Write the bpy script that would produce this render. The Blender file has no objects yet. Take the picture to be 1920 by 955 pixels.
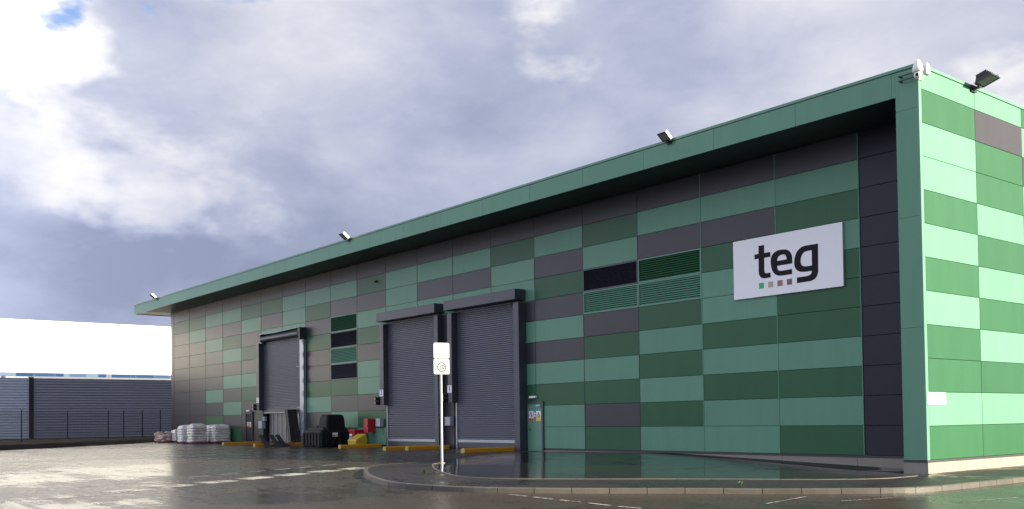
import bpy, bmesh, math, random
from mathutils import Vector, Matrix
random.seed(7)
scn = bpy.context.scene
C = scn.collection

# ------------------------------------------------------------------ camera
CAM = Vector((14.712, -27.373, 1.339))
yaw, pitch, roll = math.radians(51.223), math.radians(1.5004), math.radians(-0.7652)
cf = Vector((-math.sin(yaw)*math.cos(pitch), math.cos(yaw)*math.cos(pitch), math.sin(pitch)))
r0 = Vector((math.cos(yaw), math.sin(yaw), 0)); u0 = r0.cross(cf)
cr = math.cos(roll)*r0 + math.sin(roll)*u0
cu = -math.sin(roll)*r0 + math.cos(roll)*u0
cd = bpy.data.cameras.new('camera'); co = bpy.data.objects.new('camera', cd); C.objects.link(co)
cd.sensor_fit = 'HORIZONTAL'; cd.sensor_width = 36; cd.lens = 1831.3/1920*36
cd.shift_y = 262.5/1920; cd.clip_start = .1; cd.clip_end = 3000
co.matrix_world = Matrix(((cr.x, cu.x, -cf.x, CAM.x), (cr.y, cu.y, -cf.y, CAM.y), (cr.z, cu.z, -cf.z, CAM.z), (0, 0, 0, 1)))
scn.camera = co
scn.view_settings.view_transform = 'Standard'; scn.view_settings.look = 'None'
scn.view_settings.gamma = 1; scn.view_settings.exposure = 1.65
scn.view_settings.use_curve_mapping = False

# ------------------------------------------------------------------ sun
SUN_EL = math.radians(17.7); SUN_AZ = Vector((.912, .41, 0)).normalized()
sdir = Vector((SUN_AZ.x*math.cos(SUN_EL), SUN_AZ.y*math.cos(SUN_EL), math.sin(SUN_EL)))
sl = bpy.data.lights.new('sun', 'SUN'); sl.energy = 5.0; sl.angle = math.radians(.55); sl.color = (1, .91, .70)
so = bpy.data.objects.new('sun', sl); C.objects.link(so)
so.rotation_euler = sdir.to_track_quat('Z', 'Y').to_euler(); so.location = (60, 20, 40)

# ------------------------------------------------------------------ node helper
class NT:
    def __init__(s, tree): s.t = tree; s.n = tree.nodes; s.l = tree.links
    def new(s, ty, **k):
        n = s.n.new(ty)
        for a, b in k.items(): setattr(n, a, b)
        return n
    def put(s, sock, v):
        if isinstance(v, bpy.types.NodeSocket): s.l.new(v, sock)
        else: sock.default_value = v
    def m(s, op, a, b=0.0, c=None, clamp=False):
        n = s.new('ShaderNodeMath', operation=op, use_clamp=clamp)
        s.put(n.inputs[0], a); s.put(n.inputs[1], b)
        if c is not None: s.put(n.inputs[2], c)
        return n.outputs[0]
    def v(s, op, a, b=(0, 0, 0), out=0):
        n = s.new('ShaderNodeVectorMath', operation=op)
        s.put(n.inputs[0], a)
        if op == 'SCALE': s.put(n.inputs['Scale'], b)
        else: s.put(n.inputs[1], b)
        return n.outputs[out]
    def noise(s, vec, scale, detail=4, rough=.55, dist=0.0, out='Fac'):
        n = s.new('ShaderNodeTexNoise'); s.put(n.inputs['Vector'], vec)
        n.inputs['Scale'].default_value = scale; n.inputs['Detail'].default_value = detail
        n.inputs['Roughness'].default_value = rough; n.inputs['Distortion'].default_value = dist
        return n.outputs[out]
    def ss(s, x, lo, hi, a=0.0, b=1.0):
        n = s.new('ShaderNodeMapRange', interpolation_type='SMOOTHSTEP')
        s.put(n.inputs[0], x); n.inputs[1].default_value = lo; n.inputs[2].default_value = hi
        n.inputs[3].default_value = a; n.inputs[4].default_value = b
        return n.outputs[0]
    def mixc(s, f, a, b, blend='MIX'):
        n = s.new('ShaderNodeMix', data_type='RGBA', blend_type=blend)
        s.put(n.inputs[0], f)
        s.put(n.inputs[6], a if isinstance(a, bpy.types.NodeSocket) else (*a, 1))
        s.put(n.inputs[7], b if isinstance(b, bpy.types.NodeSocket) else (*b, 1))
        return n.outputs[2]
    def ramp(s, x, stops):
        n = s.new('ShaderNodeValToRGB'); s.put(n.inputs[0], x)
        e = n.color_ramp.elements
        while len(e) < len(stops): e.new(.5)
        for i, (p, c) in enumerate(stops): e[i].position = p; e[i].color = (*c, 1)
        return n.outputs[0]

# ------------------------------------------------------------------ world: sky with broken cloud
W = bpy.data.worlds.new('World'); scn.world = W; W.use_nodes = True
N = NT(W.node_tree); N.n.clear()
out = N.new('ShaderNodeOutputWorld'); bg = N.new('ShaderNodeBackground'); bg.inputs[1].default_value = 0.1
N.l.new(bg.outputs[0], out.inputs[0])
sky = N.new('ShaderNodeTexSky', sky_type='NISHITA', sun_disc=False)
sky.sun_elevation = SUN_EL; sky.sun_rotation = math.atan2(SUN_AZ.x, SUN_AZ.y); sky.air_density = 1.0; sky.dust_density = .6
tc = N.new('ShaderNodeTexCoord'); D = tc.outputs['Generated']
def pxdir(x, y): return tuple((cf + cr*((x-960)/1831.3) + cu*((740-y)/1831.3)).normalized())
sq = N.v('MULTIPLY', D, (1, 1, 2.0))
w1 = N.noise(sq, 3.0, 5, .6, 0, 'Color'); w2 = N.noise(sq, 9.0, 5, .6, 0, 'Color')
wa = N.v('SCALE', N.v('SUBTRACT', w1, (.5, .5, .5)), .26)
wb = N.v('SCALE', N.v('SUBTRACT', w2, (.5, .5, .5)), .09)
Dw = N.v('ADD', D, N.v('ADD', wa, wb))
lobes = [  # centre of a bright or dark cloud mass, angular radius (rad), amount
    (-40, 115, .065, .42), (110, 90, .035, .25), (10, 180, .05, .12),
    (40, 345, .06, .18), (130, 355, .055, .18), (220, 350, .055, .2), (310, 355, .05, .18), (400, 352, .05, .16), (480, 352, .035, .10),
    (1035, 50, .042, .30), (1110, 70, .06, .06), (1900, 190, .045, .2), (620, 40, .15, .12), (1650, 30, .22, .10),
    (440, 500, .17, -.10), (150, 490, .14, -.08), (640, 540, .14, -.08), (760, 165, .12, -.08), (980, 250, .16, -.07), (520, 190, .10, -.06),
    (1290, 120, .13, -.05), (300, 580, .20, -.06)]
B = N.m('MULTIPLY_ADD', N.noise(sq, 4.2, 6, .50, .3), .60, .14)
B = N.m('ADD', B, N.m('MULTIPLY_ADD', N.noise(sq, 11.0, 6, .62, .2), .22, -.11))
for x, y, rad, amt in lobes:
    d = N.v('DISTANCE', Dw, pxdir(x, y), 1)
    B = N.m('ADD', B, N.ss(d, rad*1.25, rad*.35, 0.0, amt))
# the cloud cover is brighter towards the west (the left of the view), and behind the camera where the sun lights it
side = N.ss(N.v('DOT_PRODUCT', D, (-.5, -.866, 0), 1), .05, .95, 1.0, 2.1)
cloud = N.ramp(B, [(.18, (.27, .31, .45)), (.36, (.42, .46, .61)), (.52, (.60, .62, .72)), (.68, (.80, .80, .84)), (.92, (1.12, 1.1, 1.09))])
hole = N.ss(N.noise(sq, 2.2, 5, .6, .4), .66, .74)
hole = N.m('MULTIPLY', hole, N.ss(N.v('DOT_PRODUCT', D, (0, 0, 1), 1), .5, .62))
for x, y, rad in ((-10, -8, .022), (60, -16, .026), (310, -20, .032), (385, -10, .032), (450, -22, .03)):
    hole = N.m('MAXIMUM', hole, N.ss(N.v('DISTANCE', Dw, pxdir(x, y), 1), rad*1.25, rad*.5, 0, .85))
skyc = N.v('MULTIPLY', sky.outputs[0], (.42, .52, .72))
N.l.new(N.mixc(hole, N.v('SCALE', cloud, N.m('MULTIPLY', side, 3.5)), skyc), bg.inputs[0])

# ------------------------------------------------------------------ materials
MATS = {}
def base_mat(name):
    m = bpy.data.materials.new(name); m.use_nodes = True
    n = NT(m.node_tree); p = m.node_tree.nodes['Principled BSDF']; MATS[name] = m
    return m, n, p
def plain(name, rgb, rough=.5, metal=0.0, var=.12, scale=3.0, bump=0.0, bscale=40, rnd=0.0, spec=.5, streak=False):
    m, n, p = base_mat(name)
    tc = n.new('ShaderNodeTexCoord').outputs['Object']
    if rnd:
        cb = n.new('ShaderNodeCombineXYZ'); rv = n.new('ShaderNodeObjectInfo').outputs['Random']
        n.l.new(n.m('MULTIPLY', rv, 61.0), cb.inputs[0]); n.l.new(n.m('MULTIPLY', rv, 37.0), cb.inputs[1]); n.l.new(n.m('MULTIPLY', rv, 23.0), cb.inputs[2])
        tc = n.v('ADD', tc, cb.outputs[0])
    vec = n.v('MULTIPLY', tc, (2.2, 2.2, .35)) if streak else tc
    f = n.noise(vec, scale, 5, .6)
    f2 = n.noise(n.v('MULTIPLY', tc, (9, 9, .5)) if streak else tc, 1.0 if streak else scale*7, 3, .6)
    val = n.m('MULTIPLY_ADD', n.m('SUBTRACT', f, .5), var*2, 1.0)
    val = n.m('ADD', val, n.m('MULTIPLY', n.m('SUBTRACT', f2, .5), var*.8))
    if rnd:
        oi = n.new('ShaderNodeObjectInfo').outputs['Random']
        val = n.m('ADD', val, n.m('MULTIPLY', n.m('SUBTRACT', oi, .5), rnd))
    n.l.new(n.v('SCALE', rgb if False else n.v('ADD', rgb, (0, 0, 0)), val), p.inputs['Base Color'])
    n.l.new(n.m('MULTIPLY_ADD', n.m('SUBTRACT', f, .5), .08 if streak else .25, rough, clamp=True), p.inputs['Roughness'])
    p.inputs['Metallic'].default_value = metal; p.inputs['Specular IOR Level'].default_value = spec
    if bump:
        b = n.new('ShaderNodeBump'); b.inputs['Strength'].default_value = bump; b.inputs['Distance'].default_value = .01
        n.l.new(n.noise(tc, bscale, 4, .6), b.inputs['Height']); n.l.new(b.outputs[0], p.inputs['Normal'])
    return m
M_ = plain('panel_mint', (.112, .268, .180), .36, 0, .11, .8, .12, 1.2, .09, .24, True)
D_ = plain('panel_forest', (.028, .104, .048), .36, 0, .10, .8, .06, 1.2, .12, .24, True)
G_ = plain('panel_grey', (.043, .041, .049), .34, 0, .10, .8, .06, 1.2, .12, .34, True)
K_ = plain('panel_charcoal', (.015, .015, .025), .36, 0, .08, .8, .06, 1.2, .08, .25, True)
PM = {'M': M_, 'D': D_, 'G': G_, 'K': K_}
plain('trim_mint', (.10, .25, .17), .38, 0, .06, 1.2, streak=True)
plain('trim_dark', (.03, .031, .036), .5)
plain('door_dark', (.016, .017, .024), .6, spec=.2)
plain('void_dark', (.012, .012, .014), .8)
plain('soffit_lit_cream', (.82, .77, .66), .5, 0, .06)  # cream raised so the colour itself holds light bounced off the warehouse
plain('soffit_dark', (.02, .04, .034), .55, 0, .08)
plain('concrete', (.23, .215, .185), .8, 0, .16, 1.4, .3, 50)
plain('kerb_concrete', (.078, .070, .060), .5, 0, .2, 2.0, .35, 60, .22)
plain('edging_concrete', (.12, .104, .085), .5, 0, .2, 2.0, .3, 60, .15)
plain('door_charcoal', (.042, .046, .066), .4, 0, .08, 1.2)
plain('slat_grey', (.088, .097, .122), .36, .1, .10, 1.5, streak=True)
plain('galvanised', (.36, .385, .43), .4, .5, .14, 5)
plain('black_plastic', (.010, .011, .012), .6, 0, .2, 3, spec=.22)
plain('black_steel', (.018, .017, .017), .55, .2, .3, 8)
plain('red_paint', (.42, .012, .022), .4, 0, .1)
plain('yellow_plastic', (.46, .34, .02), .5, 0, .12, 5)
plain('yellow_paint', (.5, .24, .008), .6, 0, .25, 5)
plain('yellow_lit_end', (.5, .36, .10), .6, 0, .2, 6)  # rail yellow lightened: light on the end faces is put into the colour
plain('white_sign', (.86, .86, .88), .45, 0, .02)
plain('plate_white', (.33, .33, .34), .5, 0, .02)
plain('ink', (.012, .011, .014), .7, 0, .05, spec=.2)
plain('sign_red', (.45, .02, .05), .5); plain('sign_yellow', (.75, .58, .03), .5); plain('sign_blue', (.03, .16, .5), .5)
plain('swatch_green', (.04, .44, .16), .5, 0, .02); plain('swatch_tan', (.46, .38, .27), .5, 0, .02)
plain('swatch_rust', (.36, .16, .12), .5, 0, .02); plain('swatch_brown', (.17, .105, .10), .5, 0, .02)
plain('box_grey', (.36, .39, .43), .45, 0, .05)
plain('housing_black', (.02, .02, .023), .45, .3, .1)
plain('housing_white', (.80, .79, .76), .4, 0, .04)
plain('lamp_glass', (.22, .22, .21), .12, 0, .05)
plain('lens_black', (.01, .01, .012), .1)
plain('pvc_strip', (.15, .15, .16), .3, 0, .12, 2, streak=True)
plain('warehouse_white', (.80, .80, .80), .5, 0, .015, .3)
plain('cladding_grey', (.27, .28, .33), .4, 0, .07, .5)
plain('cladding_pale', (.5, .54, .62), .4, 0, .06, .5)
plain('fence_paint', (.012, .014, .017), .5)
plain('earth', (.014, .010, .008), .95, 0, .3, 1.2, .6, 18, spec=.1)
plain('gravel', (.03, .028, .027), .75, 0, .4, 9, .8, 40)
plain('pallet_wood', (.24, .12, .085), .75, 0, .25, 6)
plain('sack_brown', (.60, .46, .41), .55, 0, .30, 9, .3, 25, .4)
plain('leaf', (.07, .12, .025), .5, 0, .15, 20)
plain('band_frame', (.04, .065, .14), .4, 0)
m, n, p = base_mat('band_glass')
oi = n.new('ShaderNodeObjectInfo').outputs['Random']
n.l.new(n.mixc(n.ss(oi, .3, .8), (.015, .04, .11), (.10, .14, .22)), p.inputs['Base Color']); p.inputs['Roughness'].default_value = .12
# shrink-wrapped bags: milky film with print showing through in bands
m, n, p = base_mat('wrapped_bags')
tc = n.new('ShaderNodeTexCoord').outputs['Object']
a = n.noise(n.v('MULTIPLY', tc, (2.5, 2.5, 9)), 1.0, 5, .65); b = n.noise(tc, 11, 4, .6)
f = n.ss(n.m('ADD', n.m('MULTIPLY', a, .75), n.m('MULTIPLY', b, .25)), .40, .62)
oi = n.new('ShaderNodeObjectInfo').outputs['Random']
c1 = n.mixc(oi, (.52, .42, .38), (.66, .66, .70))
n.l.new(n.mixc(f, c1, (.84, .82, .80)), p.inputs['Base Color'])
n.l.new(n.m('MULTIPLY_ADD', b, .4, .18), p.inputs['Roughness'])
bm_ = n.new('ShaderNodeBump'); bm_.inputs['Strength'].default_value = .7; bm_.inputs['Distance'].default_value = .03
n.l.new(n.noise(n.v('MULTIPLY', tc, (1, 1, 2.2)), 9, 5, .6), bm_.inputs['Height']); n.l.new(bm_.outputs[0], p.inputs['Normal'])

def wet_asphalt(name, dry, wet, bias, rdry, rwet, s1=.22, s2=1.6, stretch=(1, 1, 1), rip=.03, rotz=0.0, yard=False):
    m, n, p = base_mat(name)
    tc = n.new('ShaderNodeTexCoord').outputs['Object']
    mp = n.new('ShaderNodeMapping'); n.l.new(tc, mp.inputs[0]); mp.inputs['Scale'].default_value = stretch; mp.inputs['Rotation'].default_value = (0, 0, rotz)
    q = mp.outputs[0]
    a = n.noise(q, s1, 5, .6, .6); b = n.noise(q, s2, 6, .65, .3); g = n.noise(tc, 45, 3, .7); h = n.noise(tc, 7, 4, .6)
    k = n.m('ADD', n.m('MULTIPLY', a, .62), n.m('MULTIPLY', b, .38))
    if yard:      # tyre-polished streaks along the lane and a few open cracks
        m2 = n.new('ShaderNodeMapping'); n.l.new(tc, m2.inputs[0]); m2.inputs['Rotation'].default_value = (0, 0, -math.radians(46)); m2.inputs['Scale'].default_value = (.09, 1.5, 1)
        st_ = n.noise(m2.outputs[0], 1.0, 5, .65, .4)
        k = n.m('ADD', n.m('MULTIPLY', k, .72), n.m('MULTIPLY', st_, .28))
    mask = n.ss(n.m('ADD', k, bias), .47, .55) if yard else n.ss(n.m('ADD', k, bias), .44, .58)
    col = n.mixc(mask, dry, wet)
    if yard:
        vo = n.new('ShaderNodeTexVoronoi', feature='DISTANCE_TO_EDGE'); vo.inputs['Scale'].default_value = .16
        wv = n.v('ADD', tc, n.v('SCALE', n.noise(tc, .7, 4, .6, 0, 'Color'), 2.2)); n.l.new(wv, vo.inputs['Vector'])
        cr_ = n.m('MULTIPLY', n.ss(vo.outputs['Distance'], .011, .004), n.ss(n.noise(tc, .25, 3, .5), .46, .56))
        col = n.mixc(n.m('MULTIPLY', cr_, .85), col, (.012, .011, .01))
        col = n.mixc(n.ss(st_, .56, .70, 0, .45), col, (.022, .019, .016))
    val = n.m('ADD', n.m('MULTIPLY_ADD', n.m('SUBTRACT', g, .5), .3, 1.0), n.m('MULTIPLY', n.m('SUBTRACT', h, .5), .35))
    n.l.new(n.v('SCALE', col, val), p.inputs['Base Color'])
    ro = n.new('ShaderNodeMix', data_type='FLOAT'); n.l.new(mask, ro.inputs[0])
    n.l.new(n.m('MULTIPLY_ADD', n.m('SUBTRACT', h, .5), .3, rdry), ro.inputs[2])
    n.l.new(n.m('MULTIPLY_ADD', n.m('SUBTRACT', b, .5), .15, rwet), ro.inputs[3])
    n.l.new(n.m('MAXIMUM', ro.outputs[0], .03), p.inputs['Roughness'])
    sp = n.new('ShaderNodeMix', data_type='FLOAT'); n.l.new(mask, sp.inputs[0]); sp.inputs[2].default_value = .25; sp.inputs[3].default_value = .4
    n.l.new(sp.outputs[0], p.inputs['Specular IOR Level'])
    bu = n.new('ShaderNodeBump'); bu.inputs['Distance'].default_value = .008
    bs = n.new('ShaderNodeMix', data_type='FLOAT'); n.l.new(mask, bs.inputs[0]); bs.inputs[2].default_value = .12; bs.inputs[3].default_value = rip
    n.l.new(bs.outputs[0], bu.inputs['Strength'])
    n.l.new(n.m('ADD', g, n.m('MULTIPLY', b, 1.5)), bu.inputs['Height']); n.l.new(bu.outputs[0], p.inputs['Normal'])
    return m
wet_asphalt('yard_asphalt', (.046, .036, .027), (.024, .020, .016), -.01, .31, .20, .16, 1.3, yard=True)
wet_asphalt('path_asphalt', (.024, .022, .022), (.016, .015, .015), -.02, .50, .18, .4, 2.5)
wet_asphalt('paving_wet', (.02, .019, .02), (.014, .014, .014), .10, .34, .11, .3, 1.8)
m, n, p = base_mat('road_paint')
tc = n.new('ShaderNodeTexCoord').outputs['Object']
f = n.ss(n.m('ADD', n.m('MULTIPLY', n.noise(tc, 1.6, 6, .7), .5), n.m('MULTIPLY', n.noise(tc, 14, 4, .7), .5)), .42, .56)
n.l.new(n.mixc(f, (.07, .065, .058), (.42, .40, .35)), p.inputs['Base Color']); p.inputs['Roughness'].default_value = .5
def mt(x): return MATS[x] if isinstance(x, str) else x

# ------------------------------------------------------------------ mesh builder
class MB:
    def __init__(s): s.v = []; s.f = []; s.sm = []
    def add(s, vs, fs, smooth=False):
        o = len(s.v); s.v += [tuple(v) for v in vs]
        s.f += [tuple(i+o for i in f) for f in fs]; s.sm += [smooth]*len(fs); return s
    def box(s, x0, x1, y0, y1, z0, z1, M=None):
        vs = [Vector((x, y, z)) for z in (z0, z1) for y in (y0, y1) for x in (x0, x1)]
        if M is not None: vs = [M @ v for v in vs]
        return s.add(vs, [(0, 2, 3, 1), (4, 5, 7, 6), (0, 1, 5, 4), (2, 6, 7, 3), (0, 4, 6, 2), (1, 3, 7, 5)])
    def hexa(s, bot, top):
        return s.add(list(bot)+list(top), [(3, 2, 1, 0), (4, 5, 6, 7), (0, 1, 5, 4), (1, 2, 6, 5), (2, 3, 7, 6), (3, 0, 4, 7)])
    def cyl(s, a, b, ra, rb=None, n=16, smooth=True):
        rb = ra if rb is None else rb
        a = Vector(a); b = Vector(b); d = (b-a).normalized()
        t = Vector((0, 0, 1)) if abs(d.z) < .9 else Vector((1, 0, 0))
        u = d.cross(t).normalized(); w = d.cross(u)
        vs = [a+(u*math.cos(2*math.pi*i/n)+w*math.sin(2*math.pi*i/n))*ra for i in range(n)]
        vs += [b+(u*math.cos(2*math.pi*i/n)+w*math.sin(2*math.pi*i/n))*rb for i in range(n)]
        s.add(vs, [(i, i+n, (i+1) % n+n, (i+1) % n) for i in range(n)], smooth)
        s.add(vs[:n], [tuple(range(n))]); s.add(vs[n:], [tuple(reversed(range(n)))]); return s
    def lathe(s, prof, c=(0, 0, 0), n=20, M=None):
        vs = []; fs = []
        for r, z in prof:
            for i in range(n):
                v = Vector((r*math.cos(2*math.pi*i/n), r*math.sin(2*math.pi*i/n), z))
                vs.append((M @ v if M is not None else v) + Vector(c))
        for k in range(len(prof)-1):
            for i in range(n): fs.append((k*n+i, k*n+(i+1) % n, (k+1)*n+(i+1) % n, (k+1)*n+i))
        return s.add(vs, fs, True)
    def prism(s, pts, lo, hi, axis='y', M=None):
        def P(a, b, h):
            v = {'y': Vector((a, h, b)), 'x': Vector((h, a, b)), 'z': Vector((a, b, h))}[axis]
            return M @ v if M is not None else v
        n = len(pts)
        vs = [P(a, b, lo) for a, b in pts]+[P(a, b, hi) for a, b in pts]
        return s.add(vs, [tuple(range(n)), tuple(reversed(range(n, 2*n)))]+[(i, i+n, (i+1) % n+n, (i+1) % n) for i in range(n)])
    def mesh(s, name):
        me = bpy.data.meshes.new(name); me.from_pydata([tuple(v) for v in s.v], [], s.f)
        bm = bmesh.new(); bm.from_mesh(me); bmesh.ops.recalc_face_normals(bm, faces=bm.faces)
        bm.to_mesh(me); bm.free()
        me.polygons.foreach_set('use_smooth', s.sm); me.update(); return me
    def build(s, name, mat, parent=None, bevel=0.0):
        me = s.mesh(name); me.materials.append(mt(mat))
        return link(name, me, parent, bevel)
def link(name, me, parent=None, bevel=0.0):
    o = bpy.data.objects.new(name, me); C.objects.link(o)
    if parent is not None: o.parent = parent
    if bevel:
        b = o.modifiers.new('bevel', 'BEVEL'); b.width = bevel; b.segments = 2; b.limit_method = 'ANGLE'; b.angle_limit = .6
    return o
def tag(o, label, cat, group=None):
    o['label'] = label; o['category'] = cat
    if group: o['group'] = group
    return o
def thing(name, label, cat, loc=(0, 0, 0), rz=0.0, group=None):
    o = bpy.data.objects.new(name, None); C.objects.link(o); o.location = loc; o.rotation_euler = (0, 0, rz); o.empty_display_size = .2
    return tag(o, label, cat, group)
def structure(o): o['kind'] = 'structure'; return o
def box(name, b, mat, parent=None, bevel=0.0): return MB().box(*b).build(name, mat, parent, bevel)
def text_mesh(txt, size, mat, name, parent, loc, rot, depth=.002):
    cu_ = bpy.data.curves.new('t', 'FONT'); cu_.body = txt; cu_.size = size; cu_.align_x = 'CENTER'; cu_.align_y = 'CENTER'; cu_.extrude = depth; cu_.offset = size*.012
    t = bpy.data.objects.new('t', cu_); C.objects.link(t)
    me = bpy.data.meshes.new_from_object(t.evaluated_get(bpy.context.evaluated_depsgraph_get()))
    bpy.data.objects.remove(t); bpy.data.curves.remove(cu_)
    me.name = name; me.materials.clear(); me.materials.append(mt(mat))
    o = link(name, me, parent); o.location = loc; o.rotation_euler = rot
    return o
FRONT = (math.pi/2, 0, 0)                 # text standing on a wall that faces -Y
EAST = (math.pi/2, 0, math.pi/2)          # text on a wall that faces +X

# ------------------------------------------------------------------ levels
R = 2.376                                  # plane of the recessed front wall
def clamp(t, a=0.0, b=1.0): return max(a, min(b, t))
def zr(x): return -.52 + .39*clamp(-x/22)  # yard and road
def ztop(x): return zr(x) + .006 + .124*clamp((x+17)/4.5)    # footpath beside its kerb
def zin(x, y):                             # wet paving between the edging and the front wall
    hf = -.42 + .34*clamp((-2-x)/10) if x > -12 else -.08-.035*clamp((-12-x)/8)
    t = ztop(x) + (hf-ztop(x))*clamp((y+4)/6)
    b = zr(x) + .006
    return b + (t-b)*clamp((x+20.5)/3)
def catmull(P, n=8):
    out = []
    for i in range(len(P)-1):
        p0 = P[max(i-1, 0)]; p1 = P[i]; p2 = P[i+1]; p3 = P[min(i+2, len(P)-1)]
        for k in range(n):
            t = k/n
            out.append(tuple(.5*(2*b+(c-a)*t+(2*a-5*b+4*c-d)*t*t+(3*b-a-3*c+d)*t**3) for a, b, c, d in zip(p0, p1, p2, p3)))
    return out+[tuple(P[-1])]

# ------------------------------------------------------------------ ground
g = MB(); xs_ = [-400, -120, -60, -22, -11, 0, 60, 400]; ys_ = [-300, -60, 0, 60, 400]
g.add([(x, y, zr(x)) for x in xs_ for y in ys_], [(i*5+j, (i+1)*5+j, (i+1)*5+j+1, i*5+j+1) for i in range(len(xs_)-1) for j in range(4)])
structure(g.build('ground', 'yard_asphalt'))

def sheet(name, pts, zf, mat, cuts=5):
    bm = bmesh.new(); vs = [bm.verts.new((x, y, 0)) for x, y in pts]
    es = [bm.edges.new((vs[i], vs[(i+1) % len(vs)])) for i in range(len(vs))]
    bmesh.ops.triangle_fill(bm, use_beauty=True, edges=es)
    for _ in range(3):
        lg = [e for e in bm.edges if e.calc_length() > .9]
        if lg: bmesh.ops.subdivide_edges(bm, edges=lg, cuts=1); bmesh.ops.triangulate(bm, faces=bm.faces)
    for v in bm.verts: v.co.z = zf(v.co.x, v.co.y)
    bmesh.ops.recalc_face_normals(bm, faces=bm.faces)
    if sum(f.normal.z for f in bm.faces) < 0: bmesh.ops.reverse_faces(bm, faces=bm.faces)
    me = bpy.data.meshes.new(name); bm.to_mesh(me); bm.free(); me.materials.append(mt(mat))
    return structure(link(name, me))
KERB = [(-16.3, -6.6), (-16.15, -7.7), (-15.9, -8.7), (-15.1, -9.75), (-13.6, -10.9), (-11.85, -11.98), (-10.4, -12.72), (-8.75, -13.36), (-7.4, -13.66), (-6.1, -13.5), (-4.75, -12.93), (-3.7, -12.1), (-2.6, -10.98), (-1.25, -9.35), (.2, -7.95), (1.45, -6.78), (2.3, -5.75), (2.62, -4.9), (2.73, -3.9), (2.74, -2), (2.74, 3), (2.74, 12), (2.74, 40)]
EDGE = [(-15.0, -6.95), (-14.2, -7.8), (-13.1, -8.6), (-11.35, -9.7), (-9.35, -10.65), (-8.1, -11.1), (-7.1, -11.05), (-6.2, -10.45), (-4.75, -8.95), (-3.1, -6.95), (-.9, -4.7), (.08, -3.25), (.36, -2.3), (.3, -.45)]
kl = catmull(KERB); el = catmull(EDGE)
def offset(poly, d):
    o = []
    for i, p_ in enumerate(poly):
        a = Vector(poly[max(i-1, 0)]); b = Vector(poly[min(i+1, len(poly)-1)]); t = (b-a).normalized()
        o.append((p_[0]-t.y*d, p_[1]+t.x*d))
    return o
ki = offset(kl, .12); eo = offset(el, -.0); ei = offset(el, .05)
sheet('footpath', ki+[(.02, 40), (.02, .02)]+list(reversed(eo)), lambda x, y: ztop(x), 'path_asphalt')
sheet('paving', ei+[(.25, .0), (-.72, .0), (-.72, 2.36), (-20.3, 2.36), (-19.2, -1.5), (-17.2, -5.2)], zin, 'paving_wet')
sheet('gravel_margin', [(-.74, .01), (-.74, 2.37), (-13.4, 2.37), (-6.5, 1.33)], lambda x, y: zin(x, y)+.006, 'gravel')

def stones(name, parent, line, width, zf, drop, L, mat, cham, nm):
    d = [0]
    for a, b in zip(line, line[1:]): d.append(d[-1]+math.dist(a, b))
    def at(s):
        for i in range(len(line)-1):
            if d[i+1] >= s: break
        t = (s-d[i])/(d[i+1]-d[i]); a, b = Vector(line[i]), Vector(line[i+1]); q = a.lerp(b, t); tg = (b-a).normalized()
        return q, Vector((-tg.y, tg.x))
    s = 0.0
    while s+L < min(d[-1], nm):
        mb = MB(); rows = []
        for k in range(4):
            q, nn = at(s+.008+(L-.016)*k/3); x, y = q
            zt = zf(x)+.004+random.uniform(-.003, .003)*(k in (0, 3)); zb = zr(x)-.06
            prof = [(0, zb), (0, zt-cham), (cham, zt), (width, zt), (width, zb)]
            rows.append([(x+nn.x*o, y+nn.y*o, z) for o, z in prof])
        vs = [v for r_ in rows for v in r_]; fs = [(k*5+j, (k+1)*5+j, (k+1)*5+(j+1) % 5, k*5+(j+1) % 5) for k in range(3) for j in range(5)]
        fs += [(0, 1, 2, 3, 4), (19, 18, 17, 16, 15)]
        mb.add(vs, fs).build(name, mat, parent); s += L
def bed(name, line, width, zf):
    o = offset(line, width); mb = MB(); n_ = len(line)
    mb.add([(x, y, zf(x)) for x, y in line]+[(x, y, zf(x)) for x, y in o], [(i, i+1, i+1+n_, i+n_) for i in range(n_-1)])
    return structure(mb.build(name, 'gravel'))
kb = bed('kerb', offset(kl, .02), .11, lambda x: ztop(x)-.02); stones('kerb_stone', kb, kl, .125, ztop, .13, .915, 'kerb_concrete', .022, 62)
eb = bed('path_edging', el, .05, lambda x: ztop(x)-.02); stones('edging_stone', eb, el, .05, lambda x: ztop(x)+.012, .05, .915, 'edging_concrete', .006, 40)

def mark(pts, name='road_marking'):
    mb = MB(); mb.add([(x, y, zr(x)+.005) for x, y in pts], [tuple(range(len(pts)))])
    return structure(mb.build(name, 'road_paint'))
mdir = Vector((-.42, .9075)); mnor = Vector((-.9075, -.42))
# broad give-way dashes across the yard entrance, with a thin broken line behind them
c0_ = Vector((-10.35, -21.6))
for k in range(8):
    a = c0_ - mnor*.8 + mdir*(k*1.62+random.uniform(-.06, .06)); b = a+mdir*1.12; w_ = mnor*.7
    mark([tuple(a), tuple(b), tuple(b+w_), tuple(a+w_)])
for k in range(9):
    a = c0_ + mnor*1.5 + mdir*(2.4+k*1.3); b = a+mdir*.85; w_ = mnor*.1
    mark([tuple(a), tuple(b), tuple(b+w_), tuple(a+w_)])
for k in range(5):
    a = Vector((-3.78+k*.93, -12.7)); mark([tuple(a), (a.x+.68, a.y-.01), (a.x+.68, a.y+.09), (a.x, a.y+.1)])
for a, b in (((1.82, -10.05), (1.34, -7.9)), ((2.59, -8.45), (2.95, -7.0)), ((4.5, -7.2), (4.9, -5.2))):
    a = Vector(a); b = Vector(b); t = (b-a).normalized(); w_ = Vector((-t.y, t.x))*.07; mark([tuple(a), tuple(b), tuple(b+w_), tuple(a+w_)])

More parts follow.
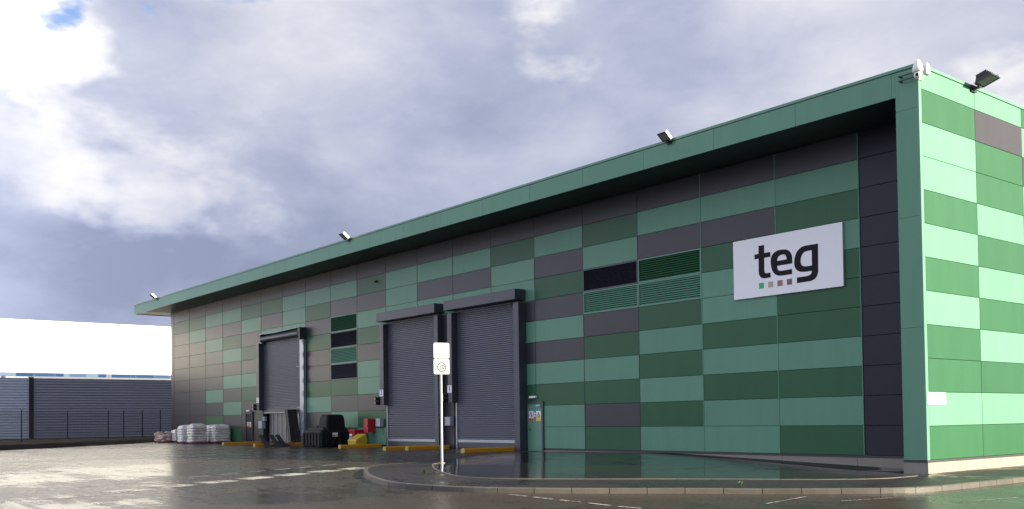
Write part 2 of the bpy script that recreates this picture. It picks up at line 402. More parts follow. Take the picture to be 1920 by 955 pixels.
# ------------------------------------------------------------------ main building
bld = thing('industrial_building', 'long industrial building clad in mint, dark green and grey panels', 'building')
J = [-3.48, -6.85, -10.36, -13.78, -17.15, -20.51, -23.88, -27.18, -30.57, -33.91, -37.23, -40.59, -44.0, -47.45, -50.91, -54.38, -57.85, -61.33, -64.81, -68.43]
ZS = 10.93                                    # soffit
XL = -69.06; DEP = 46.0
# colours of each column from the bottom row up (lower case: louvre, '.': hidden by a door)
COLS = ['DMDMDDDMDMG', 'MMDMDMMDGMG', 'MDMDMDmdGMG', 'DGDMDGmgMDG', 'MMDMGMGDGMG', 'MMDMGMGMMDG', '.......MGMG', '.......MGMG', '.......MMMG', 'MDGMMGDMGDG', 'DMGDgmgdGMG',
        'GGMDGGDGDMG', '.......MMMG', '.......MGDG', 'GGGDMGDGMDG', 'DGMGMGMDGMG', 'GDGMGGGMGMG', 'GGGGGGGGMDG', 'GGGGGGGGGDG']
def panel_mesh(w, h, t=.05, ch=.006):
    mb = MB(); hw = w/2
    mb.add([(-hw, 0, 0), (hw, 0, 0), (hw, 0, h), (-hw, 0, h), (-hw, -t+ch, 0), (hw, -t+ch, 0), (hw, -t+ch, h), (-hw, -t+ch, h),
            (-hw+ch, -t, ch), (hw-ch, -t, ch), (hw-ch, -t, h-ch), (-hw+ch, -t, h-ch)],
           [(8, 9, 10, 11), (4, 5, 9, 8), (5, 6, 10, 9), (6, 7, 11, 10), (7, 4, 8, 11), (0, 1, 5, 4), (1, 2, 6, 5), (2, 3, 7, 6), (3, 0, 4, 7), (3, 2, 1, 0)])
    me = mb.mesh('panel'); me.materials.append(None); return me
def panel(me, mat, loc, rz=0.0):
    o = link('panel', me, bld); o.location = loc; o.rotation_euler = (random.uniform(-.0012, .0012), 0, rz+random.uniform(-.0012, .0012))
    o.material_slots[0].link = 'OBJECT'; o.material_slots[0].material = mat
    return o
def louvre_mesh(w, h):
    mb = MB(); hw = w/2; n = 10
    for k in range(n):
        z = .05+(h-.1)*k/n; s = (h-.1)/n
        mb.hexa([(-hw+.05, -.055, z), (hw-.05, -.055, z), (hw-.05, -.045, z+.004), (-hw+.05, -.045, z+.004)],
                [(-hw+.05, -.005, z+s*.72), (hw-.05, -.005, z+s*.72), (hw-.05, .003, z+s*.8), (-hw+.05, .003, z+s*.8)])
    me = mb.mesh('blades'); me.materials.append(None); return me
for c, colr in enumerate(COLS):
    x1, x0 = J[c], J[c+1]; w = x1-x0-.022; me = panel_mesh(w, .988); met = panel_mesh(w, ZS-10-.01); lm = None
    for r_, ch in enumerate(colr):
        loc = ((x0+x1)/2, R+.05, r_+.006)
        if ch == '.': continue
        if ch in 'mdg':
            lm = lm or louvre_mesh(w, 1.0)
            fr = MB(); hw = w/2
            for b in ((-hw, -hw+.05, 0, .988), (hw-.05, hw, 0, .988), (-hw+.05, hw-.05, 0, .05), (-hw+.05, hw-.05, .938, .988)): fr.box(b[0], b[1], -.06, 0, b[2], b[3])
            fo = fr.build('louvre', 'trim_mint' if ch != 'g' else 'door_charcoal', bld); fo.location = loc
            bo = link('blades', lm, fo); bo.material_slots[0].link = 'OBJECT'; bo.material_slots[0].material = {'m': M_, 'd': D_, 'g': K_}[ch]
            bk = MB().box(-hw+.05, hw-.05, .02, .03, .05, .938).build('backing', 'void_dark', fo)
            continue
        panel(met if r_ == 10 else me, PM[ch], loc)
me = panel_mesh(2.68, .988); met = panel_mesh(2.68, ZS-10.01)
for r_ in range(11): panel(met if r_ == 10 else me, K_, (-2.1, R+.05, r_+.006))
box('corner_trim', (XL-.02, J[19]-.011, R-.01, R+.06, 0, ZS-.01), G_, bld)
# joint cover strips between the columns nearest the corner
for x in J[:19]: box('joint_cover', (x-.015, x+.015, R-.012, R+.004, .0 if x > -20 or x < -51 else 7.6, ZS-.02), G_ if x < -12 else M_, bld)
for b in ((XL+.01, -50.3, -.6, 11.5), (-44.5, -.06, -.6, 11.5), (-50.296, -44.504, 2.3, 11.5)): box('wall_core', (b[0], b[1], R+.06, R+.3, b[2], b[3]), 'void_dark', bld)
box('opening_reveal', (-50.9, -50.31, R-.01, R+.055, -.13, 6.98), G_, bld)
for b in ((-50.6, -50.3, R+.301, R+3), (-44.5, -44.2, R+.301, R+3), (-50.6, -44.2, R+3.001, R+3.2)): box('dark_backdrop', (b[0], b[1], b[2], b[3], -.2, 2.6), 'trim_dark', bld)  # dark backdrop added behind the opening to make the interior read as shade
box('dark_backdrop_top', (-50.6, -44.2, R+.301, R+3.2, 2.601, 2.7), 'trim_dark', bld)
box('end_wall', (XL-.04, XL+.005, R+.08, DEP, -.6, 11.4), G_, bld)
box('rear_wall', (XL, -.06, DEP-.2, DEP, -.6, 11.5), G_, bld)
# side wall facing the road
S0, SW = .16, 3.274
SIDE = ['DMDDMDMDMMDM', 'DMDMDMDMDDGM', 'DMDMGDMDMGMD', 'MDMDDMGMDMDM']
me = panel_mesh(SW-.02, .988); met = panel_mesh(SW-.02, .63)
for c, colr in enumerate(SIDE):
    for r_, ch in enumerate(colr):
        if ch == 'G' or r_ < 12: panel(met if r_ == 11 else me, PM[ch], (-.05, S0+SW*(c+.5), r_+.006), math.pi/2)
sf = [MB() for _ in range(2)]
for c in range(4, 14):
    for r_ in range(12):
        y = S0+SW*c; sf[(c*5+r_*7+(c*r_) % 3) % 2].box(-.05, 0, y+.01, y+SW-.01, r_+.006, r_+(.64 if r_ == 11 else .994))
for mb, mm in zip(sf, (M_, D_)):
    o = mb.build('far_panels', mm, bld); o['kind'] = 'stuff'
box('side_core', (-.3, -.05, .1, DEP-.2, -.6, 11.5), 'void_dark', bld)
box('corner_flashing', (-.06, .006, -.004, .15, 0, 11.64), 'trim_mint', bld)
# pier, roof edge, soffit, roof
for a, b in ((0, 3.92), (3.92, 7.22), (7.22, 10.44), (10.44, 11.63)): box('pier_panel', (-.73, -.062, 0, .06, a+.004, b-.004), M_, bld)
box('pier_return', (-.73, -.66, .062, R+.3, 0, ZS), K_, bld)
x = -.85; first = True
while x > -71.2:
    x2 = max(x-3.42, -71.33); box('fascia_panel', (x2+.006, x-.006, 0, .06, ZS-.04, 11.63), M_, bld); x = x2
box('fascia_panel', (-.846, -.734, 0, .06, ZS-.04, 11.63), M_, bld)
x = .01
while x > -71.2:
    x2 = max(x-3.42, -71.36); box('coping', (x2+.004, x-.004, -.02, .3, 11.655, 11.745), 'trim_mint', bld); x = x2
y = .304
while y < DEP:
    box('coping', (-.3, .02, y+.004, min(y+3.42, DEP)-.004, 11.655, 11.745), 'trim_mint', bld); y += 3.42
box('shadow_gap', (-71.3, -.012, .02, .2, 11.6, 11.66), 'trim_dark', bld)
box('shadow_gap', (-.2, -.012, .2, DEP, 11.6, 11.66), 'trim_dark', bld)
box('roof', (-71.3, -.05, .065, DEP, 11.5, 11.64), 'trim_dark', bld)
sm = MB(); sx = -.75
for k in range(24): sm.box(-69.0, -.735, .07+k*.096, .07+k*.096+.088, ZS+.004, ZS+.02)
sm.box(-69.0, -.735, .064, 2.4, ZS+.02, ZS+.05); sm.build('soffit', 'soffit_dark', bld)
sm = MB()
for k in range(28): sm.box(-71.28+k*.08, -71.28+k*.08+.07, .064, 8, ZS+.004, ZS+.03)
sm.box(-71.3, -69.06, .064, DEP, ZS+.03, ZS+.06); sm.build('end_soffit', 'soffit_lit_cream', bld)
box('end_fascia', (-71.34, -71.3, .064, DEP, ZS-.04, 11.63), M_, bld)
# drip trim and plinth
box('drip_trim', (-19.85, -.735, R-.03, R+.05, -.075, -.002), 'trim_dark', bld); box('drip_trim', (-.05, .012, -.012, DEP, -.075, -.004), 'trim_dark', bld)
box('drip_trim', (-.735, -.05, -.012, .05, -.075, -.004), 'trim_dark', bld); box('drip_trim', (-69, -50.8, R-.03, R+.05, -.09, -.002), 'trim_dark', bld)
x = -.74
while x > -19: box('plinth', (x-3+.006, x-.006, R-.015, R+.05, -.7, -.077), 'concrete', bld); x -= 3
y = -.004
while y < DEP: box('plinth', (-.06, .02, y+.005, y+2.3-.005, -.7, -.077), 'concrete', bld); y += 2.3
box('plinth', (-.745, -.064, -.004, .06, -.7, -.077), 'concrete', bld)

# ------------------------------------------------------------------ roller doors
def curtain(x0, x1, z0, z1, y=R-.09, pitch=.105):
    prof = []; z = z0
    while z < z1:
        prof += [(y, z), (y-.022, z+pitch*.25), (y-.026, z+pitch*.5), (y-.018, z+pitch*.78), (y+.004, z+pitch*.93)]; z += pitch
    n = len(prof); mb = MB()
    mb.add([(x0, a, b) for a, b in prof]+[(x1, a, b) for a, b in prof], [(i, i+1, i+1+n, i+n) for i in range(n-1)]); return mb
def roller_door(x0, x1, hood, hy, jy, ljam, rjam, zb=-.13, lj_bottom=2.3):
    d = curtain(x0, x1, zb+.5, 7.0).build('roller_door', 'slat_grey', bld)
    box('bottom_bar', (x0, x1, R-.13, R-.07, zb+.36, zb+.5), 'galvanised', d)
    box('bottom_skirt', (x0, x1, R-.115, R-.08, zb-.02, zb+.36), 'door_charcoal', d)
    h = MB(); h.box(hood[0], hood[1], hy, R, 7.08, 7.58); h.build('hood', 'door_charcoal', d, .012)
    box('jamb', (*ljam, jy, R, lj_bottom, 6.95), 'door_charcoal', d, .008); box('jamb', (*rjam, jy, R, zb-.03, 6.95), 'door_charcoal', d, .008)
    box('guide_rail', (ljam[1]-.12, ljam[1]-.04, R-.16, R, zb-.03, lj_bottom-.004), 'galvanised', d)
    box('side_infill', (ljam[0]+.02, ljam[1]-.13, R-.05, R-.002, zb-.03, lj_bottom-.004), 'trim_dark', d)
    return d
roller_door(-26.74, -21.56, (-27.1, -21.17), 1.70, 1.90, (-27.06, -26.68), (-21.58, -21.16))
roller_door(-33.6, -28.34, (-33.92, -27.98), 1.72, 1.95, (-33.95, -33.54), (-28.37, -28.02))
box('door_pier', (-28.0, -27.1, R-.06, R-.002, -.16, 7.05), 'trim_dark', bld)
# the far door: drum left uncovered, curtain part way up, strip curtain below
d3 = curtain(-50.3, -44.5, 2.35, 7.0).build('roller_door', 'slat_grey', bld)
box('bottom_bar', (-50.3, -44.5, R-.13, R-.07, 2.1, 2.36), 'door_charcoal', d3); box('bottom_seal', (-50.3, -44.5, R-.12, R-.08, 2.05, 2.098), 'galvanised', d3)
for x0, x1 in ((-50.1, -50.0), (-44.2, -44.1)): MB().prism([(1.9, 7.12), (2.3, 6.86), (R, 6.86), (R, 7.62), (1.9, 7.62)], x0, x1, 'x').build('hood_bracket', 'trim_dark', d3)
MB().cyl((-50.0, 2.08, 7.27), (-44.2, 2.08, 7.27), .22).build('drum', 'door_charcoal', d3)
MB().add([(-50.1, 1.88, 7.6), (-48, 1.88, 7.55), (-44.1, 1.88, 7.62), (-44.1, R, 7.64), (-48, R, 7.58), (-50.1, R, 7.64), (-50.1, 1.88, 7.64), (-48, 1.88, 7.59), (-44.1, 1.88, 7.66), (-44.1, R, 7.68), (-48, R, 7.62), (-50.1, R, 7.68)],
    [(0, 1, 4, 5), (1, 2, 3, 4), (6, 11, 10, 7), (7, 10, 9, 8), (0, 6, 7, 1), (1, 7, 8, 2), (2, 8, 9, 3), (5, 11, 6, 0)]).build('top_sheet', 'box_grey', d3)
box('end_cover', (-44.1, -43.9, 1.9, R, 6.86, 7.62), 'trim_dark', d3)
box('jamb', (-50.72, -50.28, 1.9, R, 2.25, 7.0), 'door_charcoal', d3, .008)
box('guide_rail', (-50.4, -50.3, R-.16, R, -.14, 2.246), 'trim_dark', d3)
box('guide_rail', (-44.5, -43.95, R-.2, R-.02, -.14, 6.85), 'galvanised', d3)
for k in range(8): box('bracket', (-44.12, -43.88, R-.26, R-.21, .55+k*.86, .85+k*.86), 'box_grey', d3)
for z in (2.35, 5.1): MB().cyl((-45.0, R-.17, z), (-44.5, R-.17, z), .035).build('bolt_bar', 'galvanised', d3)
st = MB()
for k in range(14):
    x = -50.1+k*.335; a = .035 if k % 2 else 0.0
    for q in range(4):
        xa, xb = x+q*.095, x+(q+1)*.095; ya = R+.22-a-.02*math.sin(q/4*math.pi); yb = R+.22-a-.02*math.sin((q+1)/4*math.pi)
        st.hexa([(xa, ya, -.1), (xb, yb, -.1), (xb, yb+.006, -.1), (xa, ya+.006, -.1)], [(xa, ya, 2.3), (xb, yb, 2.3), (xb, yb+.006, 2.3), (xa, ya+.006, 2.3)])
st.build('strip_curtain', 'pvc_strip', d3)
lb = tag(MB().hexa([(-44.55, R-1.0, -.13), (-44.15, R-1.0, -.13), (-44.15, R-.3, -.13), (-44.55, R-.3, -.13)], [(-45.35, R-.9, 2.25), (-44.95, R-.9, 2.25), (-44.95, R-.22, 2.25), (-45.35, R-.22, 2.25)]).build('leaning_board', 'black_steel', None, .01),
         'dark board leaning in the doorway of the half raised roller door', 'board')

# personnel doors
pd = box('personnel_door', (-21.1, -20.06, R-.045, R-.005, -.125, 2.08), 'trim_mint', bld)
pf = MB(); pf.box(-20.06, -19.94, R-.07, R-.002, -.13, 2.2); pf.box(-21.15, -20.06, R-.07, R-.002, 2.085, 2.2); pf.build('door_frame', 'door_charcoal', pd)
box('door_closer', (-20.4, -20.1, R-.11, R-.046, 1.96, 2.04), 'galvanised', pd); box('door_handle', (-20.98, -20.86, R-.1, R-.046, .86, .9), 'door_charcoal', pd)
gd = box('personnel_door', (-53.45, -52.42, R-.045, R-.005, -.125, 2.02), 'door_dark', bld)
pf = MB(); pf.box(-53.56, -53.45, R-.09, R-.002, -.13, 2.13); pf.box(-52.42, -52.31, R-.09, R-.002, -.13, 2.13); pf.box(-53.45, -52.42, R-.09, R-.002, 2.025, 2.13); pf.build('door_frame', 'trim_dark', gd)
box('door_canopy', (-53.7, -52.2, R-.16, R-.002, 2.14, 2.19), 'door_charcoal', gd)

def disc(mb, x, z, r, y, n=20, r2=0.0):
    if r2: mb.add([(x+r*math.cos(2*math.pi*i/n), y, z+r*math.sin(2*math.pi*i/n)) for i in range(n)]+[(x+r2*math.cos(2*math.pi*i/n), y, z+r2*math.sin(2*math.pi*i/n)) for i in range(n)], [(i, (i+1) % n, (i+1) % n+n, i+n) for i in range(n)])
    else: mb.add([(x+r*math.cos(2*math.pi*i/n), y, z+r*math.sin(2*math.pi*i/n)) for i in range(n)], [tuple(range(n))])
    return mb
def safety_signs(x0, zt, w, y, where):
    h = w*1.42
    s = tag(box('safety_sign', (x0, x0+w, y-.004, y, zt-h, zt), 'white_sign'), 'white prohibition sign with red ring on the '+where, 'sign')
    disc(MB(), x0+w/2, zt-w*.5, w*.42, y-.006, 24, w*.32).build('ring', 'sign_red', s)
    MB().prism([(x0+w*.24, zt-w*.28), (x0+w*.32, zt-w*.22), (x0+w*.76, zt-w*.72), (x0+w*.68, zt-w*.78)], y-.008, y-.0062).build('slash', 'sign_red', s)
    mb = MB(); disc(mb, x0+w*.5, zt-w*.36, w*.09, y-.0058); mb.add([(x0+w*.36, y-.0058, zt-w*.46), (x0+w*.66, y-.0058, zt-w*.46), (x0+w*.58, y-.0058, zt-w*.76), (x0+w*.44, y-.0058, zt-w*.76)], [(0, 1, 2, 3)]); mb.build('pictogram', 'ink', s)
    box('caption_band', (x0+w*.02, x0+w*.98, y-.0065, y-.0042, zt-h*.98, zt-w*1.02), 'sign_red', s)
    x1 = x0+w*1.6
    s = tag(box('safety_sign', (x1, x1+w, y-.004, y, zt-h, zt), 'white_sign'), 'warning sign with yellow triangle on the '+where, 'sign')
    MB().add([(x1+w*.06, y-.0055, zt-w*.93), (x1+w*.94, y-.0055, zt-w*.93), (x1+w*.5, y-.0055, zt-w*.1)], [(0, 1, 2)]).build('triangle_border', 'ink', s)
    MB().add([(x1+w*.17, y-.007, zt-w*.87), (x1+w*.83, y-.007, zt-w*.87), (x1+w*.5, y-.007, zt-w*.26)], [(0, 1, 2)]).build('triangle', 'sign_yellow', s)
    mb = MB(); mb.box(x1+w*.46, x1+w*.54, y-.0095, y-.0075, zt-w*.68, zt-w*.42); mb.box(x1+w*.46, x1+w*.54, y-.0095, y-.0075, zt-w*.82, zt-w*.74); mb.build('exclamation_mark', 'ink', s)
    box('caption_band', (x1+w*.02, x1+w*.98, y-.0065, y-.0042, zt-h*.98, zt-w*1.0), 'sign_yellow', s)
safety_signs(-20.98, 1.75, .33, R-.05, 'green door')
safety_signs(-53.3, 1.45, .26, R-.05, 'dark door')
s = tag(box('safety_sign', (-20.63, -20.47, R-.053, R-.049, 1.44, 1.74), 'sign_blue'), 'small blue mandatory notice between the two signs on the green door', 'sign')
mb = MB(); disc(mb, -20.55, 1.64, .05, R-.055); disc(mb, -20.55, 1.52, .05, R-.055); mb.build('pictogram', 'white_sign', s)
tag(disc(MB(), -20.56, 1.88, .055, R-.05).build('safety_sign', 'sign_blue'), 'round blue sticker near the top of the green door', 'sign')
for x, z, w, lab in ((-20.68, 2.41, .46, 'white bulkhead lamp on the wall above the green door'), (-53.05, 2.27, .5, 'white bulkhead lamp above the narrow dark door')):
    t = thing('bulkhead_lamp', lab, 'lamp', (x, R, z), 0, 'bulkhead lamps above doors')
    box('diffuser', (-w/2, w/2, -.12, -.03, -.05, .05), 'housing_white', t, .02); box('back_plate', (-w/2-.02, w/2+.02, -.028, -.002, -.06, .06), 'box_grey', t)

# ------------------------------------------------------------------ fittings beside the doors
def number_plate(x, z, txt, y, lab):
    s = tag(box('number_plate', (x-.19, x+.19, y-.008, y-.002, z-.19, z+.19), 'white_sign'), lab, 'sign', 'door number plates')
    text_mesh(txt, .42, 'ink', 'number', s, (x, y-.0105, z), FRONT)
number_plate(-33.78, 3.0, '2', 1.95, 'white number plate reading 2 on the door jamb')
number_plate(-26.9, 3.0, '1', 1.90, 'white number plate reading 1 behind the speed limit post')
number_plate(-50.5, 2.98, '1', 1.90, 'small white number plate on the jamb of the half raised door')
for x, y, z, lab in ((-34.2, 1.98, 2.55, 'black two lens signal light above the red cabinet'), (-27.3, 1.95, 2.55, 'black two lens signal light just right of the speed limit post'), (-50.95, 1.95, 2.5, 'black two lens signal light beside the half raised door')):
    t = thing('signal_light', lab, 'signal', (x, y, z), 0, 'door signal lights')
    box('housing', (-.12, .12, -.06, .12, -.24, .24), 'housing_black', t, .02)
    for dz in (.115, -.115):
        MB().cyl((0, -.06, dz), (0, -.22, dz), .1, .105, 16).build('visor', 'housing_black', t)
        MB().cyl((0, -.221, dz), (0, -.224, dz), .075, .075, 16).build('lens', 'lens_black', t)
    box('bracket', (.12, .3, 0, .05, -.03, .03), 'housing_black', t)
def ctlbox(x, z, w, h, lab, d=.28):
    t = thing('control_box', lab, 'box', (x, R, z), 0, 'grey control boxes')
    box('enclosure', (-w/2, w/2, -d, -.03, -h/2, h/2), 'box_grey', t, .012); box('cover', (-w/2+.02, w/2-.02, -d-.012, -d-.001, -h/2+.02, h/2-.02), 'box_grey', t, .004)
    for dz in (-.06, .06): MB().cyl((-w/2+.1, -d-.013, dz), (-w/2+.1, -d-.03, dz), .025).build('button', 'housing_black', t)
    MB().cyl((w/2-.06, -.06, -h/2), (w/2-.06, -.06, -h/2-.5), .018, None, 8).build('cable', 'housing_black', t)
ctlbox(-34.45, 1.3, .5, .46, 'grey control box between the red cabinet and door 2')
ctlbox(-27.42, 1.32, .5, .46, 'grey control box on the pier behind the speed limit post')
ctlbox(-50.55, 1.24, .62, .5, 'grey control box left of the half raised door')
ctlbox(-50.15, 1.66, .3, .3, 'small pale control box above the larger one by the half raised door', .2)
t = thing('hose_cabinet', 'red cabinet on the wall between the yellow grit bin and door 2', 'cabinet', (-35.42, R, 1.12))
box('case', (-.24, .24, -.5, -.012, -.4, .4), 'red_paint', t, .015); box('lid', (-.25, .25, -.53, -.502, -.41, .41), 'red_paint', t, .01); box('back_plate', (-.2, .2, -.011, -.002, -.36, .36), 'housing_black', t); box('latch', (.18, .22, -.55, -.531, -.05, .05), 'housing_black', t)
tag(MB().cyl((-34.9, R-.002, 9.62), (-34.9, R-.14, 9.55), .07, .05, 12).build('wall_sensor', 'housing_black'), 'tiny dark sensor high on the green panel above door 2', 'sensor')
# yellow guide rails on the ground in front of the doors
for x, y, lab in ((-50.6, -.6, 'yellow guide rail on the ground left of the half raised door'), (-43.7, -1.4, 'yellow guide rail on the ground between the loader forks and tank'), (-34.4, -.43, 'yellow guide rail on the ground by the yellow grit bin'),
                  (-28.45, -1.12, 'yellow guide rail on the ground between the two tall doors'), (-27.55, -.34, 'yellow guide rail on the ground behind the speed limit post'), (-21.8, -.98, 'yellow guide rail on the ground nearest to the green door')):
    t = thing('guide_rail', lab, 'rail', (x, y, zr(x)), 0, 'yellow guide rails')
    L = 2.2-y
    MB().prism([(-.14, 0), (.14, 0), (.14, .14), (.09, .2), (-.09, .2), (-.14, .14)], .03, L, 'y').build('rail', 'yellow_paint', t)
    MB().prism([(-.145, 0), (.145, 0), (.145, .145), (.095, .205), (-.095, .205), (-.145, .145)], -.02, .029, 'y').build('end_cap', 'yellow_lit_end', t)
    box('base_plate', (-.2, .2, .1, L-.1, 0, .012), 'yellow_paint', t)

# ------------------------------------------------------------------ signs
sb = tag(box('sign_board', (-8.72, -4.07, R-.09, R-.02, 5.76, 7.965), 'white_sign', None, .006), 'large white sign board reading teg with four coloured squares', 'sign')
GL = {'t': [[(-7.551, 7.648), (-7.297, 7.645), (-7.302, 7.352), (-7.031, 7.352), (-7.033, 7.178), (-7.306, 7.176), (-7.312, 6.745), (-7.301, 6.658, 1), (-7.253, 6.603, 1), (-7.187, 6.594), (-7.041, 6.599), (-7.036, 6.426), (-7.213, 6.418), (-7.369, 6.426, 1), (-7.48, 6.484, 1), (-7.545, 6.589, 1), (-7.56, 6.721), (-7.557, 7.176), (-7.735, 7.176), (-7.733, 7.352), (-7.553, 7.354)]],
      'e': [[(-6.102, 6.808), (-6.738, 6.803), (-6.74, 6.726, 1), (-6.703, 6.644, 1), (-6.617, 6.606, 1), (-6.531, 6.6), (-6.116, 6.61), (-6.118, 6.43), (-6.513, 6.423), (-6.686, 6.441, 1), (-6.837, 6.507, 1), (-6.952, 6.643, 1), (-7.005, 6.815, 1), (-7.023, 6.984, 1), (-6.997, 7.146, 1), (-6.906, 7.273, 1), (-6.729, 7.355, 1), (-6.533, 7.366, 1), (-6.319, 7.331, 1), (-6.185, 7.232, 1), (-6.116, 7.096, 1), (-6.099, 6.949)],
            [(-6.742, 6.982), (-6.723, 7.071, 1), (-6.66, 7.147, 1), (-6.538, 7.181, 1), (-6.418, 7.167, 1), (-6.355, 7.1, 1), (-6.336, 6.985)]],
      'g': [[(-5.031, 7.359), (-5.52, 7.362), (-5.708, 7.332, 1), (-5.878, 7.213, 1), (-5.978, 7.041, 1), (-6.017, 6.83, 1), (-5.988, 6.646, 1), (-5.894, 6.526, 1), (-5.75, 6.461, 1), (-5.584, 6.44), (-5.301, 6.439), (-5.319, 6.364, 1), (-5.39, 6.302, 1), (-5.526, 6.279), (-5.917, 6.276), (-5.92, 6.078), (-5.387, 6.085), (-5.223, 6.122, 1), (-5.107, 6.22, 1), (-5.045, 6.383)],
            [(-5.285, 7.167), (-5.463, 7.164), (-5.609, 7.132, 1), (-5.711, 7.021, 1), (-5.752, 6.866, 1), (-5.735, 6.738, 1), (-5.662, 6.657, 1), (-5.539, 6.626), (-5.292, 6.626)]]}
def smooth_loop(pts):
    out = []; n = len(pts)
    for i in range(n):
        p1, p2 = pts[i], pts[(i+1) % n]; out.append(p1[:2])
        if len(p1) > 2 or len(p2) > 2:
            p0 = pts[i-1] if len(p1) > 2 else p1; p3 = pts[(i+2) % n] if len(p2) > 2 else p2
            for k in range(1, 4):
                t = k/4
                out.append(tuple(.5*(2*b+(c-a)*t+(2*a-5*b+4*c-d)*t*t+(3*b-a-3*c+d)*t**3) for a, b, c, d in zip(p0[:2], p1[:2], p2[:2], p3[:2])))
    return out
for ch, loops in GL.items():
    cv = bpy.data.curves.new('letter', 'CURVE'); cv.dimensions = '2D'; cv.fill_mode = 'BOTH'; cv.extrude = .003
    for l in loops:
        q = smooth_loop(l); s = cv.splines.new('POLY'); s.points.add(len(q)-1); s.use_cyclic_u = True
        for i, (a, b) in enumerate(q): s.points[i].co = (a, b, 0, 1)
    t = bpy.data.objects.new('l', cv); C.objects.link(t)
    me = bpy.data.meshes.new_from_object(t.evaluated_get(bpy.context.evaluated_depsgraph_get())); bpy.data.objects.remove(t); bpy.data.curves.remove(cv)
    me.name = 'letter'; me.materials.clear(); me.materials.append(MATS['ink'])
    o = link('letter', me, sb); o.rotation_euler = FRONT; o.location = (0, R-.0945, 0)
for (x0, x1), mm in zip(((-7.56, -7.345), (-7.152, -6.935), (-6.75, -6.528), (-6.34, -6.128)), ('swatch_green', 'swatch_tan', 'swatch_rust', 'swatch_brown')):
    box('colour_square', (x0, x1, R-.0975, R-.0915, 6.058, 6.268), mm, sb)
ss_ = tag(box('arrow_sign', (.008, .03, .05, 1.11, 1.63, 1.995), 'white_sign', None, .008), 'small white sign with an arrow on the sunlit side wall', 'sign')
ar = MB(); ar.box(.032, .035, .40, .66, 1.705, 1.725); ar.add([(.0355, .65, 1.685), (.0355, .65, 1.745), (.0355, .735, 1.715)], [(0, 1, 2)]); ar.build('arrow', 'ink', ss_)

px_, py_ = -14.5, -7.2; pz = ztop(px_)
nv = Vector((.97, -.24, 0)).normalized(); pa = math.atan2(nv.y, nv.x)
t = thing('speed_limit_post', 'white speed limit sign reading 10 below a blank plate on a tall pole', 'sign post', (px_, py_, pz), pa+math.pi/2)
MB().cyl((0, 0, -.1), (0, 0, 4.36), .048, None, 20).build('pole', 'galvanised', t)
MB().cyl((0, 0, 4.361), (0, 0, 4.385), .05, .035, 20).build('pole_cap', 'housing_black', t)
def rplate(w, h, z, name):
    pts = []; r_ = .05
    for cx, cz, a0 in ((w/2-r_, h-r_, 0), (-w/2+r_, h-r_, 90), (-w/2+r_, r_, 180), (w/2-r_, r_, 270)):
        for k in range(5): a = math.radians(a0+k*22.5); pts.append((cx+r_*math.cos(a), z+cz+r_*math.sin(a)))
    return MB().prism(pts, -.085, -.075, 'y').build(name, 'plate_white', t)
lp = rplate(.61, .56, 3.22, 'lower_plate'); rplate(.61, .56, 3.80, 'upper_plate')
disc(MB(), 0, 3.48, .175, -.087, 28, .142).build('ring', 'ink', lp)
text_mesh('10', .23, 'ink', 'numerals', lp, (0, -.0885, 3.475), FRONT, .001)
for z in (3.36, 3.62, 3.94, 4.2): box('clamp', (-.07, .07, -.074, .06, z-.02, z+.02), 'galvanised', t)
MB().lathe([(.12, -.02), (.12, .012), (.05, .03), (.05, .04)]).build('base_collar', 'concrete', t)

# ------------------------------------------------------------------ floodlights and camera on the roof edge
def floodlight(loc, rz, s, lab, tilt=-38):
    t = thing('floodlight', lab, 'floodlight', loc, rz, 'floodlights along the roof edge'); t.scale = (s, s, s)
    M = Matrix.Translation((0, -.16, .06)) @ Matrix.Rotation(math.radians(tilt), 4, 'X')     # head reaches out and up
    h = MB(); h.hexa([M @ Vector(v) for v in ((-.25, -.46, -.02), (.25, -.46, -.02), (.25, .0, -.02), (-.25, .0, -.02))], [M @ Vector(v) for v in ((-.22, -.42, .08), (.22, -.42, .08), (.16, -.04, .16), (-.16, -.04, .16))])
    h.build('housing', 'housing_black', t, .012)
    f = MB(); f.box(-.26, .26, -.47, -.44, -.045, -.015, M); f.box(-.26, .26, -.02, .01, -.045, -.015, M); f.box(-.26, -.235, -.44, -.02, -.045, -.015, M); f.box(.235, .26, -.44, -.02, -.045, -.015, M); f.build('bezel', 'housing_black', t)
    MB().box(-.235, .235, -.44, -.02, -.03, -.022, M).build('glass', 'lamp_glass', t)
    MB().box(.262, .272, -.46, 0, -.04, .1, M).build('sunlit_side', 'housing_white', t)  # white sheet painted as sunlight on the +X side of the housing
    for k in range(5): MB().box(-.2+k*.09, -.185+k*.09, -.36, -.06, .11, .19, M).build('fin', 'housing_black', t)
    br = MB(); br.box(-.06, .06, -.2, 0, -.05, 0); br.box(-.14, .14, -.03, 0, -.12, .06); br.cyl((-.2, -.16, .03), (.2, -.16, .03), .03, None, 10); br.build('bracket', 'housing_black', t)
floodlight((-65.6, -.03, 11.66), 0, .95, 'floodlight at the far left end of the roof edge')
floodlight((-33.9, -.03, 11.66), 0, .9, 'floodlight on the roof edge above door 2')
floodlight((-9.75, -.03, 11.64), 0, .8, 'floodlight on the roof edge above the large white sign')
floodlight((.03, 3.32, 11.66), math.pi/2, 1.15, 'floodlight reaching out from the sunlit side wall', -16)
t = thing('security_camera', 'white dome security camera on a bracket at the roof corner', 'camera', (.08, -.16, 11.42))
MB().lathe([(0, .36), (.05, .34), (.10, .25), (.145, .12), (.155, .0), (.12, -.03), (0, -.03)], (0, 0, 0), 24).build('weather_shroud', 'housing_white', t)
MB().lathe([(.10, -.03), (.115, -.1), (.10, -.17), (.06, -.21), (0, -.23)], (0, 0, 0), 20).build('camera_ball', 'housing_white', t)
